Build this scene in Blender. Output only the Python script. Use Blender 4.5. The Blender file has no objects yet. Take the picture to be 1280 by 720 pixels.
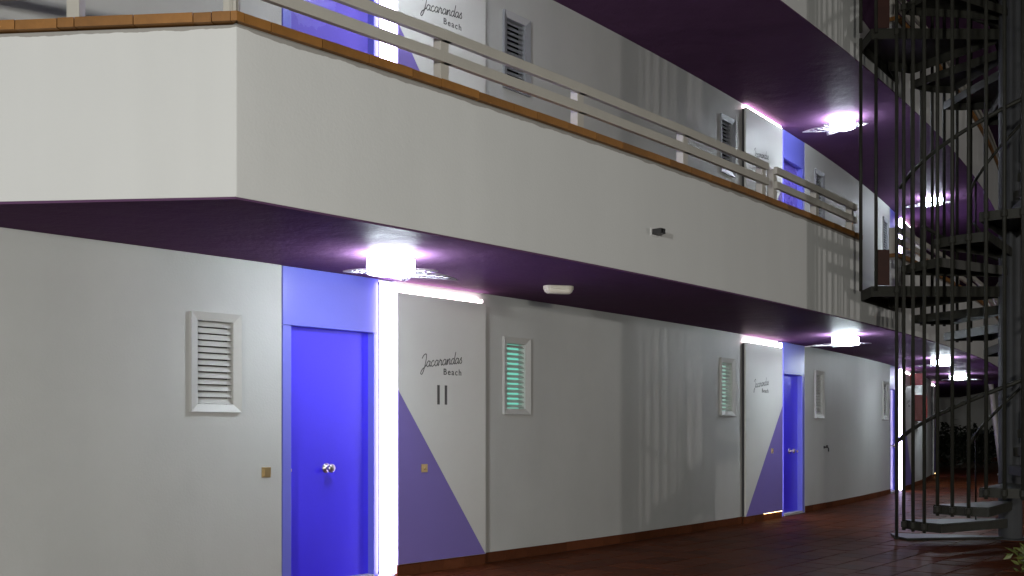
import bpy, bmesh, math, random
from mathutils import Vector, Matrix
random.seed(7)
scene = bpy.context.scene
R = math.radians
# ------------------------------------------------------------------ camera
EYE = 1.30
F_PX, CX_PX, HORIZON = 1250.0, 640.0, 538.0
cd = bpy.data.cameras.new('camera'); cam = bpy.data.objects.new('camera', cd)
scene.collection.objects.link(cam); scene.camera = cam
cam.location = (0, 0, EYE); cam.rotation_euler = (R(90), 0, 0)
cd.sensor_width = 36.0; cd.lens = 36.0 * F_PX / 1280.0
cd.shift_y = (HORIZON - 360.0) / 1280.0
cd.clip_start = 0.05; cd.clip_end = 3000
# ------------------------------------------------------------------ night sky and moon
w = bpy.data.worlds.new('World'); scene.world = w; w.use_nodes = True
wn = w.node_tree.nodes; wl = w.node_tree.links
sky = wn.new('ShaderNodeTexSky'); sky.sky_type = 'NISHITA'; sky.sun_disc = False
sky.sun_elevation = R(-4.0); sky.sun_rotation = R(185)
wl.new(sky.outputs[0], wn['Background'].inputs[0]); wn['Background'].inputs[1].default_value = 0.02
sl = bpy.data.lights.new('moon', 'SUN'); sl.energy = 0.03; sl.angle = R(0.5); sl.color = (1.0, 0.96, 0.9)
so = bpy.data.objects.new('moon', sl); scene.collection.objects.link(so)
so.rotation_euler = (R(48), 0, R(-8))
scene.view_settings.view_transform = 'Standard'; scene.view_settings.look = 'None'
scene.view_settings.exposure = 0.0; scene.view_settings.gamma = 1.0
scene.view_settings.use_curve_mapping = False

# ------------------------------------------------------------------ levels (metres)
H1, FL2, H2, FL3, H3 = 2.64, 3.03, 5.86, 6.12, 8.9
FF = 3.27                                   # storey height of everything fixed to the wall
# the curved facade: a circle; theta runs along the wall, d stands out from it
CC = Vector((-53.7427, 58.3087)); RW = 72.19; DB = 1.82
def P(th, d, z):
    r = RW + d
    return Vector((CC.x + r*math.cos(th), CC.y + r*math.sin(th), z))
def th_px(px, d=0.0):
    lo, hi = R(-52), R(-26.5)
    for _ in range(60):
        m = (lo+hi)/2; q = P(m, d, 0)
        if CX_PX + F_PX*q.x/q.y < px: lo = m
        else: hi = m
    return (lo+hi)/2
def polar(x, y):
    v = Vector((x, y)) - CC
    return math.atan2(v.y, v.x), v.length - RW
def frame(th, d, z):
    """matrix: local x along the wall (to the right), local y INTO the wall, z up"""
    t = Vector((-math.sin(th), math.cos(th), 0)); n = Vector((math.cos(th), math.sin(th), 0))
    m = Matrix.Identity(4)
    m.col[0][:3] = t; m.col[1][:3] = -n; m.col[2][:3] = (0, 0, 1)
    m.translation = P(th, d, z)
    return m

# ------------------------------------------------------------------ materials
MATS = {}
def mat(name, col, rough=0.6, metal=0.0, bump=0.0, scale=40.0, var=0.0, emit=None, es=0.0, spec=0.5, rnd=0.0, coat=0.0, vscale=1.5, bscale2=None, stretch=None):
    m = bpy.data.materials.new(name); m.use_nodes = True; MATS[name] = m
    nt = m.node_tree; N = nt.nodes; L = nt.links; b = N['Principled BSDF']
    b.inputs['Roughness'].default_value = rough; b.inputs['Metallic'].default_value = metal
    b.inputs['Specular IOR Level'].default_value = spec
    if coat: b.inputs['Coat Weight'].default_value = coat; b.inputs['Coat Roughness'].default_value = 0.15
    b.inputs['Base Color'].default_value = (*col, 1)
    tc = N.new('ShaderNodeTexCoord')
    src = tc.outputs['Object']
    if stretch:
        mp = N.new('ShaderNodeMapping'); mp.inputs['Scale'].default_value = stretch
        L.new(src, mp.inputs['Vector']); src = mp.outputs[0]
    last = None
    if var > 0:
        nz = N.new('ShaderNodeTexNoise'); nz.inputs['Scale'].default_value = vscale; nz.inputs['Detail'].default_value = 6
        nz.inputs['Roughness'].default_value = 0.65
        L.new(src, nz.inputs['Vector'])
        mr = N.new('ShaderNodeMapRange'); mr.inputs[1].default_value = 0.3; mr.inputs[2].default_value = 0.7
        mr.inputs[3].default_value = 1 - var; mr.inputs[4].default_value = 1 + var*0.5
        L.new(nz.outputs['Fac'], mr.inputs[0])
        mx = N.new('ShaderNodeMix'); mx.data_type = 'RGBA'; mx.blend_type = 'MULTIPLY'; mx.inputs[0].default_value = 1
        mx.inputs[6].default_value = (*col, 1); L.new(mr.outputs[0], mx.inputs[7]); last = mx.outputs[2]
        r2 = N.new('ShaderNodeMapRange'); r2.inputs[3].default_value = max(0.02, rough-0.08); r2.inputs[4].default_value = min(1, rough+0.1)
        L.new(nz.outputs['Fac'], r2.inputs[0]); L.new(r2.outputs[0], b.inputs['Roughness'])
    if rnd > 0:
        oi = N.new('ShaderNodeObjectInfo'); hs = N.new('ShaderNodeHueSaturation')
        at = N.new('ShaderNodeAttribute'); at.attribute_name = 'piece_random'
        ad = N.new('ShaderNodeMath'); ad.operation = 'ADD'; L.new(oi.outputs['Random'], ad.inputs[0]); L.new(at.outputs['Fac'], ad.inputs[1])
        fr = N.new('ShaderNodeMath'); fr.operation = 'FRACT'; L.new(ad.outputs[0], fr.inputs[0])
        mv = N.new('ShaderNodeMapRange'); mv.inputs[3].default_value = 1-rnd; mv.inputs[4].default_value = 1+rnd
        L.new(fr.outputs[0], mv.inputs[0]); L.new(mv.outputs[0], hs.inputs['Value'])
        if last: L.new(last, hs.inputs['Color'])
        else: hs.inputs['Color'].default_value = (*col, 1)
        last = hs.outputs[0]
    if last: L.new(last, b.inputs['Base Color'])
    if bump > 0:
        n2 = N.new('ShaderNodeTexNoise'); n2.inputs['Scale'].default_value = scale; n2.inputs['Detail'].default_value = 5
        L.new(tc.outputs['Object'], n2.inputs['Vector'])
        bp = N.new('ShaderNodeBump'); bp.inputs['Strength'].default_value = bump; bp.inputs['Distance'].default_value = 0.01
        L.new(n2.outputs['Fac'], bp.inputs['Height'])
        if bscale2:
            n3 = N.new('ShaderNodeTexNoise'); n3.inputs['Scale'].default_value = bscale2; n3.inputs['Detail'].default_value = 2
            L.new(tc.outputs['Object'], n3.inputs['Vector'])
            b2 = N.new('ShaderNodeBump'); b2.inputs['Strength'].default_value = bump*1.2; b2.inputs['Distance'].default_value = 0.03
            L.new(n3.outputs['Fac'], b2.inputs['Height']); L.new(b2.outputs[0], bp.inputs['Normal'])
        L.new(bp.outputs[0], b.inputs['Normal'])
    if emit:
        b.inputs['Emission Color'].default_value = (*emit, 1); b.inputs['Emission Strength'].default_value = es
    return m
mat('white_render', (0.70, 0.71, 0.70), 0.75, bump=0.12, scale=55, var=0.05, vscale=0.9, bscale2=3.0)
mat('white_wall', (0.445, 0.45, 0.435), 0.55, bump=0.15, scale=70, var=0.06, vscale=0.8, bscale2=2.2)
mat('soffit_purple', (0.125, 0.062, 0.130), 0.5, spec=0.004, bump=0.35, scale=30, var=0.12, vscale=1.0, bscale2=4.0)
mat('panel_white', (0.56, 0.56, 0.535), 0.45, bump=0.05, scale=60, var=0.04)
mat('door_blue', (0.050, 0.030, 0.84), 0.33, spec=0.8, bump=0.05, scale=50, var=0.06)  # blue of the LED light is put into the lavender paint colour
mat('surround_blue', (0.14, 0.15, 0.62), 0.33, spec=0.7, bump=0.05, scale=50, var=0.05)
mat('door_glare_lilac', (0.15, 0.115, 0.56), 0.26, bump=0.05, scale=50, var=0.06)  # upper doors: the pale wash of glare is put into the paint colour
mat('triangle_lilac', (0.17, 0.13, 0.40), 0.5, var=0.04)
mat('led_white', (0.9, 0.9, 0.9), 0.5, emit=(1.0, 0.80, 0.86), es=14.0)
mat('led_violet', (0.9, 0.9, 0.9), 0.5, emit=(0.72, 0.62, 1.0), es=15.0)
mat('led_warm', (0.9, 0.8, 0.6), 0.5, emit=(1.0, 0.72, 0.30), es=9.0)
mat('lamp_glass', (0.9, 0.9, 0.9), 0.4, emit=(0.82, 0.94, 1.0), es=92.0)
mat('coping_clay', (0.28, 0.125, 0.028), 0.55, bump=0.2, scale=45, var=0.2, rnd=0.16, vscale=9)
mat('skirting_clay', (0.10, 0.033, 0.015), 0.5, spec=0.02, bump=0.1, scale=45, var=0.2, rnd=0.2, vscale=9)
mat('floor_clay', (0.088, 0.025, 0.010), 0.45, spec=0.012, bump=0.18, scale=28, var=0.3, rnd=0.28, vscale=6)
mat('grout', (0.05, 0.032, 0.025), 0.85, bump=0.3, scale=90)
mat('mortar', (0.22, 0.21, 0.19), 0.9, bump=0.3, scale=90)
mat('rail_paint', (0.50, 0.48, 0.43), 0.5, var=0.08, vscale=4)
mat('louver_aluminium', (0.47, 0.47, 0.45), 0.45, 0.0, var=0.05, vscale=6)
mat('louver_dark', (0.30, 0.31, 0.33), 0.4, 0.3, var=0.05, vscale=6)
mat('window_dark', (0.01, 0.012, 0.012), 0.1)
mat('window_teal', (0.05, 0.12, 0.11), 0.2, emit=(0.28, 0.95, 0.74), es=0.62)
mat('window_pale', (0.08, 0.1, 0.1), 0.2, emit=(0.58, 0.95, 0.80), es=0.5)
mat('brass', (0.62, 0.47, 0.24), 0.32, 0.9)
mat('chrome', (0.62, 0.57, 0.57), 0.32, 1.0)
mat('sign_ink', (0.075, 0.073, 0.070), 0.6)
mat('ink', (0.035, 0.035, 0.037), 0.5)
mat('stair_steel', (0.030, 0.030, 0.024), 0.5, 0.0, spec=0.2, bump=0.12, scale=60, var=0.3, vscale=7)
mat('stair_pole', (0.060, 0.063, 0.068), 0.55, 0.0, spec=0.15, bump=0.08, scale=40, var=0.2, vscale=3)
mat('rust_panel', (0.045, 0.012, 0.008), 0.6, var=0.3, vscale=5)
mat('lamp_wire', (0.75, 0.75, 0.78), 0.3, 0.6)
mat('lamp_cap', (0.5, 0.5, 0.52), 0.4, 0.5)
mat('cream_plastic', (0.62, 0.58, 0.48), 0.45, var=0.05)
mat('fire_red', (0.17, 0.010, 0.008), 0.4)
mat('earth', (0.022, 0.018, 0.013), 0.95, bump=0.6, scale=12, var=0.4)
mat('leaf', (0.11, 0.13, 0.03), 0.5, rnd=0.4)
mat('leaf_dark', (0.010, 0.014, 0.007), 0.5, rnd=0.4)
mat('bark', (0.06, 0.045, 0.03), 0.9)
mat('threshold', (0.38, 0.37, 0.35), 0.5, var=0.1)

def add_shadow_streaks_and_wear(name, amount, edge=None, edge_col=(0.33, 0.32, 0.30)):
    """faint vertical stair-bar shadow streaks put into the colour, mixed with mild dirt; edge: height of the ragged paint line under the coping"""
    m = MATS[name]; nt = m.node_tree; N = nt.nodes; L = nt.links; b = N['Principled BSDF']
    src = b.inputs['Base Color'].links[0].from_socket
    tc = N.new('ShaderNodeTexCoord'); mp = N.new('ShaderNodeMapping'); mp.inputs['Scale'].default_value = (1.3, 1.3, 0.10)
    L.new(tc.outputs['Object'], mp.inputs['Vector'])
    nz = N.new('ShaderNodeTexNoise'); nz.inputs['Scale'].default_value = 1.6; nz.inputs['Detail'].default_value = 5; L.new(mp.outputs[0], nz.inputs['Vector'])  # upright streaks: bar shadows painted into the wall colour
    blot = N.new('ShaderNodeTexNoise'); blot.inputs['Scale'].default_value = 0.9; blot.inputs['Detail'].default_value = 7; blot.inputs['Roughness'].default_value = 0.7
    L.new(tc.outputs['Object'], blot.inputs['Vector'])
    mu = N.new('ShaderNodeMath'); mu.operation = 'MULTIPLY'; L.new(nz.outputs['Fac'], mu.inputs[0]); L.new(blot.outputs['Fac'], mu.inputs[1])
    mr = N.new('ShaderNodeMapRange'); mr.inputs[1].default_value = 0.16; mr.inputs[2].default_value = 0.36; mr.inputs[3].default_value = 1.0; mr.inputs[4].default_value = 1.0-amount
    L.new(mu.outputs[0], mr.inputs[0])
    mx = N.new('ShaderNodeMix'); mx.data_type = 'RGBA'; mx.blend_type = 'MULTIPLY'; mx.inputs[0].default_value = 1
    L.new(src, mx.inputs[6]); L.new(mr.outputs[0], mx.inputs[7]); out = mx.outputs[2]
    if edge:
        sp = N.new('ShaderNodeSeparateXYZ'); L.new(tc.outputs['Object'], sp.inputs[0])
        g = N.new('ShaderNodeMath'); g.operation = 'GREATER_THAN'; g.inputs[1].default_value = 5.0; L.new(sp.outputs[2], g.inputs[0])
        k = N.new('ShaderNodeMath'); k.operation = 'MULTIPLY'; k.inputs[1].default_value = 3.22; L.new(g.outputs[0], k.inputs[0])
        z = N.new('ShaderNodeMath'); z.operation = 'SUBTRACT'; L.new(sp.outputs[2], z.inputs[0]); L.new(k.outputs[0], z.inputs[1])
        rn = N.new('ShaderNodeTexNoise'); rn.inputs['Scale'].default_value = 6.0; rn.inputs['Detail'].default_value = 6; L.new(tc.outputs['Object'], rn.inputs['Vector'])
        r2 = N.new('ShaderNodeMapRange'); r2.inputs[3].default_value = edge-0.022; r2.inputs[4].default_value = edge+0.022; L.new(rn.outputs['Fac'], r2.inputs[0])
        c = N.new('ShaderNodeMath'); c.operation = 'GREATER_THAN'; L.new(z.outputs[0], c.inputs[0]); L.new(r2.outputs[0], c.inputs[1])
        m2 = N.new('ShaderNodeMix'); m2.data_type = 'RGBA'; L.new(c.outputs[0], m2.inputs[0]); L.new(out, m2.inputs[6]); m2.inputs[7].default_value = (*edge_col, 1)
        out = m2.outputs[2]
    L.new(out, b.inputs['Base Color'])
add_shadow_streaks_and_wear('white_render', 0.05, edge=3.628)
add_shadow_streaks_and_wear('white_wall', 0.06)
# ------------------------------------------------------------------ mesh helpers
COL = scene.collection
class MB:
    def __init__(self): self.v = []; self.f = []; self.m = []
    def quad(self, a, b, c, d, mi=0):
        i = len(self.v); self.v += [tuple(a), tuple(b), tuple(c), tuple(d)]; self.f.append((i, i+1, i+2, i+3)); self.m.append(mi)
    def hexa(self, p, mi=0):
        """p: 8 points, bottom 4 (ccw seen from above) then top 4"""
        i = len(self.v); self.v += [tuple(q) for q in p]
        for f in ((3,2,1,0),(4,5,6,7),(0,1,5,4),(1,2,6,5),(2,3,7,6),(3,0,4,7)):
            self.f.append(tuple(i+k for k in f)); self.m.append(mi)
    def box(self, x0, x1, y0, y1, z0, z1, M=None, mi=0):
        p = [Vector(q) for q in ((x0,y0,z0),(x1,y0,z0),(x1,y1,z0),(x0,y1,z0),(x0,y0,z1),(x1,y0,z1),(x1,y1,z1),(x0,y1,z1))]
        if M is not None: p = [M @ q for q in p]
        self.hexa(p, mi)
    def prism(self, poly, z0, z1, mi=0):
        n = len(poly); i = len(self.v)
        self.v += [(p[0], p[1], z0) for p in poly] + [(p[0], p[1], z1) for p in poly]
        self.f.append(tuple(i+k for k in reversed(range(n)))); self.m.append(mi)
        self.f.append(tuple(i+n+k for k in range(n))); self.m.append(mi)
        for k in range(n):
            j = (k+1) % n; self.f.append((i+k, i+j, i+n+j, i+n+k)); self.m.append(mi)
    def arc(self, t0, t1, d0, d1, z0, z1, step=0.5, mi=0):
        """solid following the facade circle"""
        n = max(1, int(math.ceil(abs(t1-t0)*RW/step))); i = len(self.v)
        for k in range(n+1):
            t = t0+(t1-t0)*k/n
            self.v += [tuple(P(t,d1,z0)), tuple(P(t,d0,z0)), tuple(P(t,d0,z1)), tuple(P(t,d1,z1))]
        for k in range(n):
            a = i+4*k; b = a+4
            for q in range(4):
                r = (q+1) % 4; self.f.append((a+q, a+r, b+r, b+q)); self.m.append(mi)
        self.f.append((i, i+3, i+2, i+1)); self.m.append(mi)
        e = i+4*n; self.f.append((e, e+1, e+2, e+3)); self.m.append(mi)
    def tube(self, pts, r, n=8, closed=False, mi=0, cap=True):
        pts = [Vector(p) for p in pts]; i = len(self.v); m = len(pts)
        up = Vector((0,0,1))
        for k, p in enumerate(pts):
            a = pts[k-1] if (k > 0 or closed) else p
            b = pts[(k+1) % m] if (k < m-1 or closed) else p
            t = (b-a).normalized()
            u = t.cross(up)
            if u.length < 1e-4: u = t.cross(Vector((1,0,0)))
            u.normalize(); w_ = u.cross(t).normalized()
            for j in range(n):
                q = 2*math.pi*j/n
                self.v.append(tuple(p + u*math.cos(q)*r + w_*math.sin(q)*r))
        for k in range(m if closed else m-1):
            a = i+k*n; b = i+((k+1) % m)*n
            for j in range(n):
                jj = (j+1) % n
                self.f.append((a+j, a+jj, b+jj, b+j)); self.m.append(mi)
        if cap and not closed:
            self.f.append(tuple(i+j for j in reversed(range(n)))); self.m.append(mi)
            e = i+(m-1)*n; self.f.append(tuple(e+j for j in range(n))); self.m.append(mi)
    def lathe(self, prof, n=24, M=None, mi=0):
        i = len(self.v)
        for (r, z) in prof:
            for j in range(n):
                q = 2*math.pi*j/n; p = Vector((r*math.cos(q), r*math.sin(q), z))
                self.v.append(tuple(M @ p if M is not None else p))
        for k in range(len(prof)-1):
            for j in range(n):
                jj = (j+1) % n
                self.f.append((i+k*n+j, i+k*n+jj, i+(k+1)*n+jj, i+(k+1)*n+j)); self.m.append(mi)
        self.f.append(tuple(i+j for j in reversed(range(n)))); self.m.append(mi)
        e = i+(len(prof)-1)*n; self.f.append(tuple(e+j for j in range(n))); self.m.append(mi)
    def mesh(self, name, mats, smooth=False):
        me = bpy.data.meshes.new(name); me.from_pydata(self.v, [], self.f)
        for k in (mats if isinstance(mats, (list, tuple)) else [mats]): me.materials.append(MATS[k])
        for p, mi in zip(me.polygons, self.m): p.material_index = mi; p.use_smooth = smooth
        bm = bmesh.new(); bm.from_mesh(me); bmesh.ops.recalc_face_normals(bm, faces=bm.faces); bm.to_mesh(me); bm.free()
        me.update(); return me
    def build(self, name, mats, parent=None, smooth=False, bevel=0.0, seg=2):
        o = bpy.data.objects.new(name, self.mesh(name, mats, smooth)); COL.objects.link(o)
        if parent is not None:
            o.parent = parent; o.matrix_parent_inverse = PINV.get(parent.name, Matrix.Identity(4))
        if bevel:
            b = o.modifiers.new('bevel', 'BEVEL'); b.width = bevel; b.segments = seg; b.limit_method = 'ANGLE'; b.angle_limit = R(40)
        return o
PINV = {}
def empty(name, loc):
    o = bpy.data.objects.new(name, None); COL.objects.link(o); o.location = loc; o.empty_display_size = 0.2
    PINV[o.name] = Matrix.Translation(-Vector(loc))
    return o
def tag(o, label, cat=None, group=None, kind=None):
    if label: o['label'] = label
    if cat: o['category'] = cat
    if group: o['group'] = group
    if kind: o['kind'] = kind
    return o
def inst(name, me, M, parent):
    """an object sharing mesh data, placed by a world matrix"""
    o = bpy.data.objects.new(name, me); COL.objects.link(o)
    if parent is not None:
        o.parent = parent; o.matrix_parent_inverse = PINV.get(parent.name, Matrix.Identity(4))
    o.matrix_basis = M
    return o

# ------------------------------------------------------------------ facade bookkeeping
TH_A = R(-47.5)                              # wall start, outside the frame on the left
TH_Z = R(-14)                                # far end, hidden by the curve
corner_t, corner_d = polar(-1.567, 5.760)    # the bent end of the balcony
end_pt = Vector((-4.15, 6.03))
PAN_D0, PAN_D1 = 0.02, 0.06
DOORS = []
for (dl, dr, pl, pr) in ((352, 473, 497, 607), (979, 1006, 932, 978), (1112.5, 1126, 1132, 1143)):
    DOORS.append(dict(t0=th_px(dl), t1=th_px(dr), p0=th_px(pl, PAN_D1), p1=th_px(pr, PAN_D1), right=pl > dl))
# the third flat is too foreshortened to measure: real width, same order as the first
g = DOORS[2]; wdoor = DOORS[0]['t1']-DOORS[0]['t0']; wpan = DOORS[0]['p1']-DOORS[0]['p0']
g['t1'] = g['t0']+wdoor; g['p0'] = g['t1']+0.23/RW; g['p1'] = g['p0']+wpan
gap = DOORS[0]['t1']-DOORS[0]['t0']
d4 = dict(t0=g['p1']+5.4/RW+wpan+0.05/RW, p0=g['p1']+5.4/RW, right=False); d4['p1'] = d4['p0']+wpan; d4['t1'] = d4['t0']+wdoor
DOORS.append(d4)
for i, g in enumerate(DOORS):
    print('door', i, 'width %.2f panel %.2f' % ((g['t1']-g['t0'])*RW, (g['p1']-g['p0'])*RW), 's', (g['t0']-TH_A)*RW)
Z_HEAD, Z_PT, Z_PB = 2.16, 2.53, 0.10
LOUV = [  # px left, right (outer frame), z bottom, z top, glow
    (237, 300, 1.44, 2.20), (628, 661, 1.46, 2.24), (899.5, 917, 1.50, 2.28), (1018, 1029, 1.50, 2.27), (1103, 1109.5, 1.52, 2.28)]
LOUV = [(th_px(a), th_px(b), z0, z1) for a, b, z0, z1 in LOUV]

# ------------------------------------------------------------------ ground
g0 = MB(); g0.quad((-400,-400,-0.06), (400,-400,-0.06), (400,400,-0.06), (-400,400,-0.06))
o = g0.build('ground', 'earth'); tag(o, 'dark planted earth around the paved walk', kind='structure')
PAVE_D = 4.6
pv = MB(); pv.arc(TH_A, TH_Z, -0.2, PAVE_D, -0.05, -0.004, step=1.0)
pave = pv.build('pavement', 'grout'); tag(pave, 'dark terracotta tiled walk along the curved building', kind='structure')
# tiles laid along the facade, the 300 that show largest as objects, the rest as one mesh
TS = 0.33; tiles = []
rows = int(PAVE_D/TS)
t_px0 = th_px(470, 0.0)
for r_ in range(rows):
    dm = 0.02+(r_+0.5)*TS; n = int((TH_Z-TH_A)*(RW+dm)/TS)
    for k in range(n):
        t = TH_A+(k+(0.5 if r_ % 2 else 0.0)+0.5)*TS/(RW+dm)
        q = P(t, dm, 0)
        if q.y < 3: continue
        px = CX_PX+F_PX*q.x/q.y; py = HORIZON+F_PX*EYE/q.y
        vis = (560 < px < 1300 and py < 725)
        tiles.append((0 if vis else 1, q.y, t, dm))
tiles.sort(); thick = 0.012
tm = MB(); hx = TS/2-0.005
tm.box(-hx, hx, -hx, hx, -0.014, 0.0)
for k in range(8):
    if k >= 4: tm.v[k] = (tm.v[k][0]*0.985, tm.v[k][1]*0.985, tm.v[k][2])
tmesh = tm.mesh('paving_tile', 'floor_clay')
PINV[pave.name] = Matrix.Identity(4)
rest = MB(); rr = []
for i, (a, y, t, dm) in enumerate(tiles):
    M = frame(t, dm, random.uniform(-0.0012, 0.0012)) @ Matrix.Rotation(random.uniform(-.006, .006), 4, 'X') @ Matrix.Rotation(random.uniform(-.006, .006), 4, 'Y')
    if i < 300: inst('paving_tile', tmesh, M, pave)
    else:
        rest.box(-hx, hx, -hx, hx, -0.014, 0.0, M); rr += [random.random()]*8
ro = rest.build('paving_tiles', 'floor_clay', pave); ro['kind'] = 'stuff'
at = ro.data.attributes.new('piece_random', 'FLOAT', 'POINT'); at.data.foreach_set('value', rr)

# ------------------------------------------------------------------ the building
bld = empty('apartment_building', P(DOORS[0]['t0'], 0, 0))
tag(bld, 'white curved apartment building with purple soffits, blue doors and long balconies', 'building')

def wall_sheet(name, z0, z1, zoff, openings, material, depth=0.16):
    """curved wall with real openings and reveals; front at d=0"""
    ts = {TH_A, TH_Z}; zs = {z0, z1}
    for a, b, c, e in openings: ts |= {a, b}; zs |= {max(z0, c), min(z1, e)}
    k = TH_A
    while k < TH_Z: ts.add(k); k += 0.6/RW
    ts = sorted(ts); zs = sorted(zs); mb = MB()
    hole = lambda t, z: any(a < t < b and c < z < e for a, b, c, e in openings)
    for i in range(len(ts)-1):
        for j in range(len(zs)-1):
            tm_, zm = (ts[i]+ts[i+1])/2, (zs[j]+zs[j+1])/2
            if hole(tm_, zm): continue
            mb.quad(P(ts[i],0,zs[j]), P(ts[i+1],0,zs[j]), P(ts[i+1],0,zs[j+1]), P(ts[i],0,zs[j+1]))
    for a, b, c, e in openings:
        c = max(z0, c); e = min(z1, e)
        for t in (a, b): mb.quad(P(t,0,c), P(t,-depth,c), P(t,-depth,e), P(t,0,e))
        for z in (c, e): mb.quad(P(a,0,z), P(b,0,z), P(b,-depth,z), P(a,-depth,z))
    # rear skin, so that no light leaks through
    n = int((TH_Z-TH_A)*RW/2)
    for i in range(n):
        a = TH_A+(TH_Z-TH_A)*i/n; b = TH_A+(TH_Z-TH_A)*(i+1)/n
        mb.quad(P(a,-0.3,z0), P(b,-0.3,z0), P(b,-0.3,z1), P(a,-0.3,z1))
    for t in (TH_A, TH_Z): mb.quad(P(t,0,z0), P(t,-0.3,z0), P(t,-0.3,z1), P(t,0,z1))
    return mb.build(name, material, bld)
op1 = []; op2 = []
for g in DOORS:
    a, b = g['t0'], g['t1']
    # the lit channel beside the panel belongs to the opening on that side
    if g['right']: b = g['p0']+0.02/RW
    else: a = g['p1']-0.02/RW
    g['o0'], g['o1'] = a, b
    op1.append((a, b, -1, 9)); op2.append((a, b, -1, 99))
for (a, b, c, e) in LOUV:
    m_ = 0.055/RW
    op1.append((a+m_, b-m_, c+.055, e-.055)); op2.append((a+m_, b-m_, c+.055+FF, e-.055+FF))
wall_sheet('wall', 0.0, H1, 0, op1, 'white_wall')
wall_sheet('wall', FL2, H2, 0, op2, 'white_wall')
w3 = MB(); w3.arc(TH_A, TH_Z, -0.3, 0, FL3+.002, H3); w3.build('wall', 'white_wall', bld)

# slabs: purple undersides, ends bent to meet the wall on the left
def slab(name, z0, z1, material, inset=0.0):
    t1 = TH_Z; n = 90; mb = MB(); pts = []
    c = P(corner_t, DB-inset, 0)
    outer = [P(corner_t+(t1-corner_t)*k/n, DB-inset, 0) for k in range(n+1)]
    inner = [P(corner_t+(t1-corner_t)*k/n, -0.05, 0) for k in range(n+1)]
    i = 0
    for k in range(n):
        a, b, c2, d2 = outer[k], outer[k+1], inner[k+1], inner[k]
        for (p, q, r, s, z) in ((a,b,c2,d2,z0),(a,b,c2,d2,z1)):
            mb.quad((p.x,p.y,z),(q.x,q.y,z),(r.x,r.y,z),(s.x,s.y,z))
        mb.quad((a.x,a.y,z0),(b.x,b.y,z0),(b.x,b.y,z1),(a.x,a.y,z1))
    # bent end: fan between the straight end face and the wall
    te, _ = polar(*end_pt); m = 14
    e0 = [Vector((outer[0].x+(end_pt.x-outer[0].x)*k/m, outer[0].y+(end_pt.y-outer[0].y)*k/m, 0)) for k in range(m+1)]
    e1 = [P(corner_t+(te-corner_t)*k/m, -0.05, 0) for k in range(m+1)]
    for k in range(m):
        for z in (z0, z1):
            mb.quad((e0[k].x,e0[k].y,z),(e0[k+1].x,e0[k+1].y,z),(e1[k+1].x,e1[k+1].y,z),(e1[k].x,e1[k].y,z))
        mb.quad((e0[k].x,e0[k].y,z0),(e0[k+1].x,e0[k+1].y,z0),(e0[k+1].x,e0[k+1].y,z1),(e0[k].x,e0[k].y,z1))
    bm_o = mb.build(name, material, bld)
    bm = bmesh.new(); bm.from_mesh(bm_o.data); bmesh.ops.remove_doubles(bm, verts=bm.verts, dist=1e-4)
    bmesh.ops.recalc_face_normals(bm, faces=bm.faces); bm.to_mesh(bm_o.data); bm.free()
    return bm_o
slab('soffit', H1, FL2, 'soffit_purple', 0.004)
slab('soffit', H2, FL3, 'soffit_purple', 0.004)
slab('roof', H3, H3+0.4, 'soffit_purple', 0.004)

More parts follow.
